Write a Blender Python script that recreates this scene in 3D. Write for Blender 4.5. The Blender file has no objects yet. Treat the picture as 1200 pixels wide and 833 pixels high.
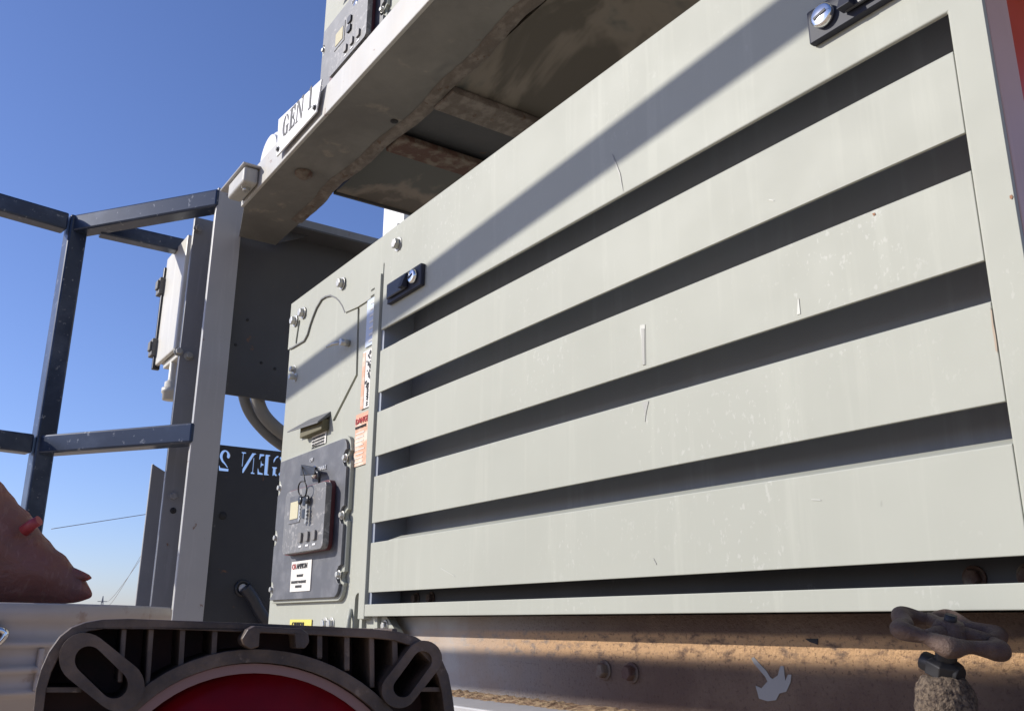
import bpy, math, random
from mathutils import Vector, Matrix
from mathutils.geometry import tessellate_polygon
random.seed(7)
sc = bpy.context.scene
C = sc.collection
R = math.radians

# ------------------------------------------------------------------ frame of the place
# x runs along the generator's face (right +), y into it, z up. One unit = the distance from
# the camera to that face; S turns units into metres, H is the camera's height above the ground.
S, H = 0.62, 1.85
FPX, CX, CY = 1069.0, 600.0, 416.5
_up = Vector((24, -3617, FPX)).normalized()
_x = -Vector((-760, 311, FPX)).normalized()
_x = (_x - _up * _x.dot(_up)).normalized()
_y = _up.cross(_x)
def ray(px, py):
    c = Vector((px - CX, py - CY, FPX))
    return Vector((c.dot(_x), c.dot(_y), c.dot(_up)))
def onY(px, py, y): r = ray(px, py); return r * (y / r.y)
def onX(px, py, x): r = ray(px, py); return r * (x / r.x)
def onZ(px, py, z): r = ray(px, py); return r * (z / r.z)
def FY(pts, y=1.0): return [(onY(a, b, y).x, onY(a, b, y).z) for a, b in pts]
def W(p): return Vector((S * p[0], S * p[1], S * p[2] + H))

# ------------------------------------------------------------------ camera
cam = bpy.data.cameras.new('camera'); co = bpy.data.objects.new('camera', cam); C.objects.link(co)
right = Vector((_x.x, _y.x, _up.x)); dn = Vector((_x.y, _y.y, _up.y)); fw = Vector((_x.z, _y.z, _up.z))
m = Matrix((( right.x, -dn.x, -fw.x), (right.y, -dn.y, -fw.y), (right.z, -dn.z, -fw.z)))
co.matrix_world = Matrix.Translation((0, 0, H)) @ m.to_4x4()
cam.sensor_width = 36.0; cam.sensor_fit = 'HORIZONTAL'; cam.lens = FPX / 1200.0 * 36.0
cam.clip_start = 0.02; cam.clip_end = 20000
sc.camera = co

# ------------------------------------------------------------------ sun and sky
SUN = Vector((0.70, 1.0, -0.62)).normalized()          # direction the light travels
el = math.asin(-SUN.z)
az = math.atan2(-SUN.x, -SUN.y)                        # azimuth of the sun measured from +Y, clockwise
w = bpy.data.worlds.new('World'); sc.world = w; w.use_nodes = True
nt = w.node_tree; bg = nt.nodes['Background']
sky = nt.nodes.new('ShaderNodeTexSky'); sky.sky_type = 'NISHITA'; sky.sun_disc = False
sky.sun_elevation = el; sky.sun_rotation = az
sky.altitude = 300; sky.air_density = 1.0; sky.dust_density = 0.6; sky.ozone_density = 3.0
wb = nt.nodes.new('ShaderNodeMix'); wb.data_type = 'RGBA'; wb.blend_type = 'MULTIPLY'; wb.inputs[0].default_value = 1.0
wb.inputs[7].default_value = (1.0, 1.025, 1.38, 1)        # the phone's cool white balance
nt.links.new(sky.outputs[0], wb.inputs[6]); nt.links.new(wb.outputs[2], bg.inputs[0]); bg.inputs[1].default_value = 0.105
sl = bpy.data.lights.new('sun', 'SUN'); sl.energy = 4.6; sl.angle = R(0.55); sl.color = (1.0, 0.955, 0.88)
so = bpy.data.objects.new('sun', sl); C.objects.link(so)
so.rotation_euler = SUN.to_track_quat('-Z', 'Y').to_euler(); so.location = (-6, -8, 9)
sc.view_settings.view_transform = 'Standard'; sc.view_settings.look = 'None'
sc.view_settings.exposure = 0.15; sc.view_settings.gamma = 1.0; sc.view_settings.use_curve_mapping = False

# ------------------------------------------------------------------ materials
class NT:
    def __init__(s, name, rough=0.5, metal=0.0, spec=0.5):
        s.m = bpy.data.materials.new(name); s.m.use_nodes = True
        s.t = s.m.node_tree; s.b = s.t.nodes['Principled BSDF']
        s.b.inputs['Roughness'].default_value = rough; s.b.inputs['Metallic'].default_value = metal
        s.b.inputs['Specular IOR Level'].default_value = spec
        s.tc = s.t.nodes.new('ShaderNodeTexCoord')
    def n(s, k, **kw):
        o = s.t.nodes.new(k)
        for a, v in kw.items(): setattr(o, a, v)
        return o
    def l(s, a, b): s.t.links.new(a, b)
    def noise(s, scale, detail=5, stretch=(1, 1, 1), rough=0.6, dist=0.0, off=(0, 0, 0)):
        mp = s.n('ShaderNodeMapping'); mp.inputs['Scale'].default_value = stretch; mp.inputs['Location'].default_value = off
        s.l(s.tc.outputs['Object'], mp.inputs[0])
        n = s.n('ShaderNodeTexNoise'); s.l(mp.outputs[0], n.inputs['Vector'])
        n.inputs['Scale'].default_value = scale; n.inputs['Detail'].default_value = detail
        n.inputs['Roughness'].default_value = rough; n.inputs['Distortion'].default_value = dist
        return n.outputs['Fac']
    def ramp(s, f, a, b, va=0.0, vb=1.0):
        r = s.n('ShaderNodeMapRange'); r.interpolation_type = 'SMOOTHSTEP'
        s.l(f, r.inputs[0]); r.inputs[1].default_value = a; r.inputs[2].default_value = b
        r.inputs[3].default_value = va; r.inputs[4].default_value = vb
        return r.outputs[0]
    def mix(s, f, a, b):
        x = s.n('ShaderNodeMix', data_type='RGBA')
        if isinstance(f, (int, float)): x.inputs[0].default_value = f
        else: s.l(f, x.inputs[0])
        for i, c in ((6, a), (7, b)):
            if isinstance(c, tuple): x.inputs[i].default_value = (*c, 1)
            else: s.l(c, x.inputs[i])
        return x.outputs[2]
    def mul(s, a, b):
        x = s.n('ShaderNodeMath', operation='MULTIPLY')
        for i, c in ((0, a), (1, b)):
            if isinstance(c, (int, float)): x.inputs[i].default_value = c
            else: s.l(c, x.inputs[i])
        return x.outputs[0]
    def axis(s, k):
        x = s.n('ShaderNodeSeparateXYZ'); s.l(s.tc.outputs['Object'], x.inputs[0]); return x.outputs[k]
    def col(s, c):
        if isinstance(c, tuple): s.b.inputs['Base Color'].default_value = (*c, 1)
        else: s.l(c, s.b.inputs['Base Color'])
        return s
    def rough(s, f): s.l(f, s.b.inputs['Roughness'])
    def bump(s, f, d=0.001, strength=1.0):
        b = s.n('ShaderNodeBump'); b.inputs['Distance'].default_value = d; b.inputs['Strength'].default_value = strength
        s.l(f, b.inputs['Height']); s.l(b.outputs[0], s.b.inputs['Normal'])

def worn_paint(name, base, dark=0.8, scuff=(0.75, 0.74, 0.70), rough=0.42, rust=0.0, scuffs=1.0, streak=0.35, dust=0.0):
    t = NT(name, rough)
    d = tuple(v * dark for v in base)
    c = t.mix(t.ramp(t.noise(3.2, 4), 0.35, 0.7), base, d)
    st = t.mul(t.ramp(t.noise(6, 5, (9, 9, 0.55)), 0.52, 0.72), streak)
    c = t.mix(st, c, tuple(min(1, v * 1.28) for v in base))
    if scuffs:
        f = t.mul(t.ramp(t.noise(210, 3, (1, 1, 0.6)), 0.60, 0.68), t.ramp(t.noise(6, 4, off=(3, 1, 2)), 0.48, 0.66))
        c = t.mix(t.mul(f, 0.18 * scuffs), c, scuff)
        g = t.mul(t.ramp(t.noise(38, 2, (1, 1, 0.5), off=(6, 1, 4)), 0.74, 0.82), 0.16)
        c = t.mix(g, c, scuff)
        g = t.mul(t.ramp(t.noise(60, 2, (1, 1, .25), off=(9, 2, 2)), 0.77, 0.80), 0.4)
        c = t.mix(g, c, tuple(v * 0.45 for v in base))
    if dust:
        c = t.mix(t.mul(t.ramp(t.noise(11, 6, off=(4, 4, 4)), 0.45, 0.75), dust), c, (0.42, 0.33, 0.22))
    if rust:
        f = t.mul(t.ramp(t.noise(26, 6, off=(1, 7, 3), dist=0.6), 0.70 - 0.12 * rust, 0.76 - 0.10 * rust), 0.9)
        c = t.mix(f, c, (0.17, 0.075, 0.035))
    t.col(c)
    t.rough(t.ramp(t.noise(14, 5, off=(5, 5, 5)), 0.3, 0.7, rough - 0.02, rough + 0.05))
    t.bump(t.noise(5, 2, off=(2, 8, 2)), 0.0035, 0.08)
    return t.m
M = {}
M['gen'] = worn_paint('weathered_beige_grey_paint', (0.395, 0.400, 0.340), 0.93, rough=0.55, streak=0.22)
M['gen'].node_tree.nodes['Principled BSDF'].inputs['Specular IOR Level'].default_value = 0.22
M['inner'] = worn_paint('sky_tinted_inner_sheet', (0.30, 0.33, 0.385), 0.9, scuffs=0, dust=0.05, rough=0.4)  # bluish sky light inside the slots is put into this colour
M['side'] = worn_paint('orange_bounce_side_paint', (0.62, 0.42, 0.36), 0.8, scuffs=0.3)  # orange bounce light on the shaded side is mixed into this colour
M['orange'] = worn_paint('burnt_orange_paint', (0.60, 0.065, 0.018), 0.75, scuffs=0.2, rough=0.35)
M['white'] = worn_paint('chipped_white_paint', (0.44, 0.43, 0.40), 0.85, rust=0.55, dust=0.25)
M['signw'] = worn_paint('white_sign_paint', (0.72, 0.71, 0.70), 0.93, rust=0.1)
M['post'] = worn_paint('grey_post_paint', (0.42, 0.41, 0.405), 0.9, rust=0.28, scuffs=0.4)
M['post2'] = worn_paint('darker_grey_post_paint', (0.235, 0.235, 0.245), 0.85, rust=0.3, scuffs=0.4)
M['board'] = worn_paint('dark_grey_board_paint', (0.062, 0.062, 0.066), 0.8, rust=0.3, scuffs=0.25, rough=0.6, streak=0.1)
M['plate2'] = worn_paint('black_sign_plate_paint', (0.035, 0.037, 0.045), 0.8, rust=0.15, scuffs=0.15, rough=0.6, streak=0.05)
M['box'] = worn_paint('cream_enclosure_paint', (0.60, 0.58, 0.52), 0.9, rust=0.1)
M['blackp'] = NT('black_plastic', 0.35).col((0.022, 0.023, 0.028)).m
M['gasket'] = NT('grey_rubber_gasket', 0.6).col((0.11, 0.11, 0.11)).m
M['dark_gap'] = NT('near_black_gap_fill', 0.8).col((0.02, 0.02, 0.022)).m  # near-black that stands in for shade in gaps and holes
M['text_dark'] = NT('black_ink', 0.6).col((0.03, 0.03, 0.035)).m
M['text_white'] = NT('white_ink', 0.5).col((0.7, 0.7, 0.7)).m
M['text_red'] = NT('red_ink', 0.5).col((0.5, 0.05, 0.05)).m
M['steel'] = worn_paint('zinc_plated_steel', (0.55, 0.54, 0.50), 0.7, rust=0.25, rough=0.35)
M['steel'].node_tree.nodes['Principled BSDF'].inputs['Metallic'].default_value = 0.6
M['chrome'] = NT('polished_lock_metal', 0.16, 1.0).col((0.85, 0.84, 0.80)).m
M['zip'] = NT('dark_lever', 0.5, 0, 0.2).col((0.035, 0.037, 0.05)).m
t = NT('charcoal_control_panel', 0.5)
t.col(t.mix(t.ramp(t.noise(30, 5), 0.4, 0.8), (0.085, 0.088, 0.10), (0.16, 0.16, 0.17))); M['panel'] = t.m
t = NT('scratched_grey_bezel', 0.4)
t.col(t.mix(t.ramp(t.noise(70, 6, dist=1.0), 0.5, 0.75), (0.16, 0.155, 0.15), (0.42, 0.40, 0.37))); M['bezel'] = t.m
M['maroon'] = NT('maroon_bezel_side', 0.4).col((0.13, 0.035, 0.035)).m
M['lcd'] = NT('cream_lcd', 0.25).col((0.62, 0.55, 0.33)).m
M['button'] = NT('button_rubber', 0.5).col((0.19, 0.18, 0.17)).m
M['label_w'] = worn_paint('aged_white_label', (0.74, 0.71, 0.65), 0.95, scuffs=0.3)
M['label_y'] = NT('yellow_label', 0.5).col((0.70, 0.60, 0.12)).m
t = NT('faded_orange_label', 0.5)
t.col(t.mix(t.ramp(t.noise(24, 5, (1, 1, 2)), 0.42, 0.66), (0.62, 0.33, 0.20), (0.72, 0.60, 0.48))); M['label_o'] = t.m
M['label_b'] = NT('pale_blue_label', 0.5).col((0.50, 0.56, 0.66)).m
M['olive'] = NT('olive_latch_recess', 0.7).col((0.12, 0.105, 0.055)).m  # one even dark olive
# navy handrail
t = NT('scuffed_navy_paint', 0.28, 0.25)
c = t.mix(t.ramp(t.noise(9, 5, (1, 1, 1)), 0.45, 0.8), (0.022, 0.034, 0.065), (0.075, 0.095, 0.14))
c = t.mix(t.mul(t.ramp(t.noise(60, 4), 0.62, 0.7), 0.6), c, (0.30, 0.31, 0.33))
t.col(c); M['navy'] = t.m
# stained deck underside
t = NT('stained_deck_underside', 0.62)
c = t.mix(t.ramp(t.noise(5, 6, dist=0.3), 0.35, 0.7), (0.19, 0.182, 0.165), (0.12, 0.114, 0.105))
c = t.mix(t.mul(t.ramp(t.noise(3.4, 3, (1, 2.4, 1), off=(.3, 2, 1)), 0.60, 0.72), 0.75), c, (0.045, 0.045, 0.055))
c = t.mix(t.mul(t.ramp(t.noise(13, 7, (1, 1, 1), dist=0.3, off=(3, 3, 0)), 0.60, 0.70), 0.35), c, (0.40, 0.34, 0.27))
c = t.mix(t.mul(t.ramp(t.noise(34, 7, off=(7, 3, 0)), 0.68, 0.73), 0.7), c, (0.12, 0.06, 0.035))
t.col(c); t.bump(t.noise(40, 6), 0.002, 0.6); M['deck'] = t.m
t = NT('limescale_stained_lip', 0.75)
c = t.mix(t.ramp(t.noise(34, 8, (1, 1.5, 1.5), dist=0.25), 0.42, 0.66), (0.125, 0.102, 0.085), (0.21, 0.18, 0.155))
c = t.mix(t.mul(t.ramp(t.noise(60, 5, off=(2, 2, 2)), 0.60, 0.68), 0.8), c, (0.10, 0.055, 0.035))
t.col(c); t.bump(t.noise(60, 7), 0.004, 0.9); M['lip'] = t.m
t = NT('green_grey_pan_with_rust_stains', 0.6)
f = t.ramp(t.noise(2.6, 5, (1, 1.5, 1), dist=0.6, off=(1.5, 0.6, 0)), 0.46, 0.56)
rim = t.mul(t.ramp(t.noise(2.6, 5, (1, 1.5, 1), dist=0.6, off=(1.5, 0.6, 0)), 0.43, 0.50), t.ramp(t.noise(2.6, 5, (1, 1.5, 1), dist=0.6, off=(1.5, 0.6, 0)), 0.60, 0.52))
c = t.mix(f, (0.075, 0.078, 0.07), (0.085, 0.072, 0.056))
c = t.mix(t.mul(rim, 0.75), c, (0.22, 0.185, 0.15))
t.col(c); M['pan'] = t.m
t = NT('flaking_rusty_member', 0.8)
c = t.mix(t.ramp(t.noise(30, 8, dist=0.3), 0.44, 0.62), (0.09, 0.046, 0.034), (0.17, 0.14, 0.11))
t.col(c); t.bump(t.noise(50, 7), 0.004, 0.9); M['rustm'] = t.m
# base channel: cream paint at left, sand and rust at right, sunlit strip painted in
t = NT('rusty_channel_sand_and_lit_strip', 0.75)
gx = t.ramp(t.axis(0), -0.50, 0.06)
c = t.mix(gx, (0.40, 0.39, 0.37), (0.125, 0.074, 0.052))
c = t.mix(t.mul(t.ramp(t.noise(9, 6), 0.42, 0.66), 0.45), c, (0.26, 0.18, 0.12))
top = t.mul(t.ramp(t.axis(2), 0.046, 0.060), t.ramp(t.axis(2), 0.083, 0.077))  # mask of the painted sunlit strip, filled with sand colour
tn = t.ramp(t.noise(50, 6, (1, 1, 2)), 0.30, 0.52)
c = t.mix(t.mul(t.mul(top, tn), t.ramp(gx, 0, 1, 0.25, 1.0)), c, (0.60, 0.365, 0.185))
c = t.mix(t.mul(t.ramp(t.noise(260, 4), 0.56, 0.64), t.ramp(gx, 0.0, 1.0, 0.02, 0.55)), c, (0.075, 0.04, 0.028))
t.col(c)
t.bump(t.mul(t.noise(230, 5, rough=0.75), t.ramp(gx, 0, 1, 0.10, 1.0)), 0.005, 0.9)
M['channel'] = t.m
t = NT('crumbly_sand_dirt', 0.9)
c = t.mix(t.ramp(t.noise(120, 5), 0.4, 0.6), (0.42, 0.29, 0.16), (0.22, 0.13, 0.07)); t.col(c)
t.bump(t.noise(180, 5), 0.004, 1.0); M['dirt'] = t.m
t = NT('sand_crusted_valve', 0.9)
c = t.mix(t.ramp(t.noise(420, 4), 0.36, 0.66), (0.17, 0.125, 0.085), (0.05, 0.033, 0.024)); t.col(c)
t.bump(t.noise(170, 5), 0.006, 1.0); M['crust'] = t.m
t = NT('dusty_brown_handwheel', 0.6)
c = t.mix(t.ramp(t.noise(45, 5), 0.4, 0.7), (0.070, 0.036, 0.025), (0.125, 0.078, 0.055)); t.col(c)
t.bump(t.noise(110, 6, rough=0.7), 0.004, 1.0); M['wheel'] = t.m
M['stem'] = NT('dark_stem_metal', 0.5, 0.4).col((0.03, 0.028, 0.028)).m
t = NT('dusty_black_rubber', 0.55)
c = t.mix(t.ramp(t.noise(38, 7), 0.38, 0.72), (0.040, 0.026, 0.019), (0.135, 0.090, 0.062))
c = t.mix(t.mul(t.ramp(t.noise(130, 5), 0.60, 0.70), 0.6), c, (0.22, 0.16, 0.115)); t.col(c)
t.bump(t.noise(90, 6), 0.0016, 0.6); M['rubber'] = t.m
t = NT('grimy_recess_backing', 0.6)
t.col(t.mix(t.ramp(t.noise(26, 5), 0.4, 0.7), (0.075, 0.022, 0.016), (0.018, 0.013, 0.012))); M['recess'] = t.m
t = NT('dark_red_lens', 0.35, 0, 0.22)
t.col(t.mix(t.ramp(t.noise(18, 4), 0.35, 0.75), (0.20, 0.001, 0.004), (0.12, 0.001, 0.003)))
M['lens'] = t.m
M['lens_rim'] = NT('dull_lens_rim', 0.35).col((0.22, 0.12, 0.115)).m
t = NT('dirty_white_bucket_plastic', 0.42)
c = t.mix(t.ramp(t.noise(9, 5), 0.35, 0.75), (0.44, 0.385, 0.35), (0.34, 0.285, 0.25))
c = t.mix(t.mul(t.ramp(t.noise(30, 6), 0.62, 0.70), 0.6), c, (0.25, 0.16, 0.11)); t.col(c)
t.b.inputs['Subsurface Weight'].default_value = 0.12; t.b.inputs['Subsurface Radius'].default_value = (0.02, 0.014, 0.01)
M['bucket'] = t.m
t = NT('faded_pink_orange_plastic', 0.5)
c = t.mix(t.ramp(t.axis(0), -0.085, 0.03), (0.70, 0.24, 0.12), (0.22, 0.085, 0.060))  # brighter orange towards the left paints in the backlit glow
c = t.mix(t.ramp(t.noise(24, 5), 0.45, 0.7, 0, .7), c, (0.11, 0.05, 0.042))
c = t.mix(t.mul(t.ramp(t.noise(70, 5, (1, 3, 1), dist=1.0), 0.56, 0.64), .18), c, (0.42, 0.26, 0.20)); t.col(c)
t.bump(t.noise(45, 6, dist=0.8), 0.004, 0.8)
t.b.inputs['Subsurface Weight'].default_value = 0.35; t.b.inputs['Subsurface Radius'].default_value = (0.05, 0.014, 0.008)
t.b.inputs['Subsurface Scale'].default_value = 0.6
M['pink'] = t.m
M['red'] = NT('red_plastic', 0.45).col((0.34, 0.04, 0.045)).m
M['cable_g'] = NT('grey_conduit', 0.5).col((0.20, 0.19, 0.17)).m
M['cable_b'] = NT('black_cable', 0.4).col((0.025, 0.027, 0.036)).m
M['greypaint'] = NT('flat_grey_primer', 0.6).col((0.27, 0.26, 0.245)).m
t = NT('desert_sand', 0.95)
c = t.mix(t.ramp(t.noise(0.6, 8), 0.35, 0.7), (0.52, 0.41, 0.28), (0.42, 0.32, 0.21)); t.col(c)
t.bump(t.noise(6, 8), 0.03, 0.7); M['sand'] = t.m
M['concrete'] = NT('pale_far_concrete', 0.8).col((0.45, 0.42, 0.38)).m

# ------------------------------------------------------------------ building blocks
ORG = {}
class B:
    """collects shapes in units; build() links them as one mesh object"""
    def __init__(s): s.v = []; s.f = []; s.sm = []
    def add(s, vs, fs, smooth=False):
        k = len(s.v); s.v += [tuple(p) for p in vs]; s.f += [tuple(i + k for i in f) for f in fs]; s.sm += [smooth] * len(fs); return s
    def box(s, x0, x1, y0, y1, z0, z1):
        vs = [(x, y, z) for z in (z0, z1) for y in (y0, y1) for x in (x0, x1)]
        return s.add(vs, [(0, 2, 3, 1), (4, 5, 7, 6), (0, 1, 5, 4), (2, 6, 7, 3), (0, 4, 6, 2), (1, 3, 7, 5)])
    def plate(s, outer, holes, fa, fb, smooth=False):
        """2-D outline with holes; fa(u,v) front point, fb(u,v) back point"""
        loops = [outer] + list(holes)
        n = sum(len(l) for l in loops)
        tr = tessellate_polygon([[Vector((a, b, 0)) for a, b in l] for l in loops])
        flat = [p for l in loops for p in l]
        def area(l): return sum(l[i][0] * l[(i + 1) % len(l)][1] - l[(i + 1) % len(l)][0] * l[i][1] for i in range(len(l)))
        vs = [fa(*p) for p in flat] + [fb(*p) for p in flat]
        fs = []
        for a, b, c in tr:
            pa, pb, pc = flat[a], flat[b], flat[c]
            if (pb[0] - pa[0]) * (pc[1] - pa[1]) - (pc[0] - pa[0]) * (pb[1] - pa[1]) < 0: b, c = c, b
            fs.append((a, b, c)); fs.append((a + n, c + n, b + n))
        k = 0
        for li, l in enumerate(loops):
            ccw = area(l) > 0
            if li: ccw = not ccw
            for i in range(len(l)):
                j = (i + 1) % len(l)
                q = (k + i, k + i + n, k + j + n, k + j) if ccw else (k + j, k + j + n, k + i + n, k + i)
                if li: q = q
                fs.append(q)
            k += len(l)
        return s.add(vs, fs, smooth)
    def py(s, poly, y0, y1, holes=()):      # outline in (x, z), front face at y0 facing -Y
        return s.plate(poly, holes, lambda a, b: (a, y0, b), lambda a, b: (a, y1, b))
    def px(s, poly, x0, x1, holes=()):      # outline in (y, z), front face at x0 facing +X
        return s.plate(poly, holes, lambda a, b: (x0, a, b), lambda a, b: (x1, a, b))
    def tube(s, pts, r, n=12, caps=True):
        pts = [Vector(p) for p in pts]; rs = r if isinstance(r, (list, tuple)) else [r] * len(pts)
        rings = []; up = None
        for i, p in enumerate(pts):
            d = (pts[min(i + 1, len(pts) - 1)] - pts[max(i - 1, 0)]).normalized()
            if up is None: up = d.orthogonal().normalized()
            up = (up - d * up.dot(d)).normalized(); q = d.cross(up)
            rings.append([p + (up * math.cos(2 * math.pi * k / n) + q * math.sin(2 * math.pi * k / n)) * rs[i] for k in range(n)])
        vs = [v for g in rings for v in g]; fs = []
        for i in range(len(pts) - 1):
            for k in range(n):
                a, b = i * n + k, i * n + (k + 1) % n
                fs.append((a, b, b + n, a + n))
        s.add(vs, fs, True)
        if caps: s.add(rings[0], [tuple(reversed(range(n)))]); s.add(rings[-1], [tuple(range(n))])
        return s
    def lathe(s, prof, c, ax=(0, 0, 1), n=32, smooth=True):
        """prof: (radius, height along ax); c centre"""
        ax = Vector(ax).normalized(); u = ax.orthogonal().normalized(); v = ax.cross(u); c = Vector(c)
        vs = []; fs = []
        for r, h in prof:
            for k in range(n):
                a = 2 * math.pi * k / n
                vs.append(c + ax * h + (u * math.cos(a) + v * math.sin(a)) * max(r, 1e-5))
        for i in range(len(prof) - 1):
            for k in range(n):
                a, b = i * n + k, i * n + (k + 1) % n
                fs.append((a, b, b + n, a + n))
        return s.add(vs, fs, smooth)
    def bar(s, p, q, wd, ht, side=None):
        """rectangular bar from p to q; wd horizontal, ht vertical"""
        p, q = Vector(p), Vector(q); d = (q - p).normalized()
        sd = Vector(side) if side else d.cross(Vector((0, 0, 1)))
        sd = (sd - d * sd.dot(d)).normalized(); up = sd.cross(d).normalized()
        vs = [e + sd * a * wd / 2 + up * b * ht / 2 for e in (p, q) for a, b in ((-1, -1), (1, -1), (1, 1), (-1, 1))]
        return s.add(vs, [(0, 1, 2, 3), (7, 6, 5, 4), (0, 4, 5, 1), (1, 5, 6, 2), (2, 6, 7, 3), (3, 7, 4, 0)])
    def build(s, name, mat, parent=None, bevel=0.0, label=None, seg=2, at=None):
        me = bpy.data.meshes.new(name)
        o = bpy.data.objects.new(name, me)
        org = ORG[parent.name] if parent else W(at if at else s.v[0])
        me.from_pydata([W(p) - org for p in s.v], [], s.f)
        me.polygons.foreach_set('use_smooth', s.sm)
        me.materials.append(M[mat] if isinstance(mat, str) else mat); me.update()
        import bmesh
        bm = bmesh.new(); bm.from_mesh(me); bmesh.ops.remove_doubles(bm, verts=bm.verts, dist=1e-6)
        bmesh.ops.recalc_face_normals(bm, faces=bm.faces); bm.to_mesh(me); bm.free()
        C.objects.link(o)
        if parent: o.parent = parent
        else: o.location = org
        ORG[o.name] = org
        if bevel:
            bv = o.modifiers.new('bevel', 'BEVEL'); bv.width = bevel * S; bv.segments = seg; bv.limit_method = 'ANGLE'
            bv.angle_limit = R(35); bv.use_clamp_overlap = True
        if label: o['label'] = label
        return o
def tag(o, label, cat, group=None, kind=None):
    if label: o['label'] = label
    if cat: o['category'] = cat
    if group: o['group'] = group
    if kind: o['kind'] = kind
    return o
def thing(name, loc, label, cat, group=None):
    o = bpy.data.objects.new(name, None); C.objects.link(o); o.location = W(loc); o.empty_display_size = 0.05
    ORG[o.name] = W(loc); return tag(o, label, cat, group)
def copy_tree(o, parent=None):
    c = o.copy(); C.objects.link(c); c.parent = parent; ORG[c.name] = ORG[o.name]
    for ch in [x for x in o.children]: copy_tree(ch, c)
    return c
def text(string, size, frame, mat, parent, name='lettering', depth=0.002, align='LEFT', squash=1.0):
    """frame: origin, right, up (units)"""
    cu = bpy.data.curves.new('t', 'FONT'); cu.body = string; cu.size = size * S; cu.extrude = depth * S / 2; cu.align_x = align
    cu.resolution_u = 2
    to = bpy.data.objects.new('t', cu); C.objects.link(to)
    dg = bpy.context.evaluated_depsgraph_get(); dg.update()
    me = bpy.data.meshes.new_from_object(to.evaluated_get(dg)); bpy.data.objects.remove(to)
    o0, rt, u = W(frame[0]), Vector(frame[1]).normalized(), Vector(frame[2]).normalized(); nm = rt.cross(u)
    org = ORG[parent.name]
    for v in me.vertices:
        p = v.co; v.co = o0 + rt * p.x * squash + u * p.y + nm * p.z - org
    me.materials.clear(); me.materials.append(M[mat])
    me.name = name
    o = bpy.data.objects.new(name, me); C.objects.link(o); o.parent = parent; ORG[o.name] = org
    return o
XZ = ((1, 0, 0), (0, 0, 1))
def hexbolt(parent, p, ax, r=0.014, h=0.013, washer=True, mat='steel', name='bolt'):
    b = B(); ax = Vector(ax)
    if washer: b.lathe([(0.001, 0.0), (r * 1.35, 0.0), (r * 1.35, 0.003), (0.001, 0.003)], p, ax, 20, False)
    b.lathe([(r, 0.003), (r, h * 0.8), (r * 0.86, h), (0.0005, h)], p, ax, 6, False)
    return b.build(name, mat, parent, 0.0006)
def capsule(ax_, az_, bx, bz, r, n=10):
    d = Vector((bx - ax_, bz - az_)); a0 = math.atan2(d.y, d.x); out = []
    for k in range(n + 1):
        a = a0 - math.pi / 2 + math.pi * k / n; out.append((bx + r * math.cos(a), bz + r * math.sin(a)))
    for k in range(n + 1):
        a = a0 + math.pi / 2 + math.pi * k / n; out.append((ax_ + r * math.cos(a), az_ + r * math.sin(a)))
    return out
def rrect(x0, x1, z0, z1, r, n=5):
    out = []
    for cx, cz, a0 in ((x1 - r, z0 + r, -90), (x1 - r, z1 - r, 0), (x0 + r, z1 - r, 90), (x0 + r, z0 + r, 180)):
        for k in range(n + 1):
            a = R(a0 + 90 * k / n); out.append((cx + r * math.cos(a), cz + r * math.sin(a)))
    return out

# ------------------------------------------------------------------ ground
g = B()
for r0, r1 in ((0, 40), (40, 400), (400, 9000)):
    N = 48
    vs = [(r * math.cos(2 * math.pi * k / N), r * math.sin(2 * math.pi * k / N), -H / S) for r in (max(r0, .01), r1) for k in range(N)]
    g.add(vs, [(k, (k + 1) % N, N + (k + 1) % N, N + k) for k in range(N)])
tag(g.build('ground', 'sand', at=(0, 0, -H / S)), None, None, kind='structure')

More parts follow.
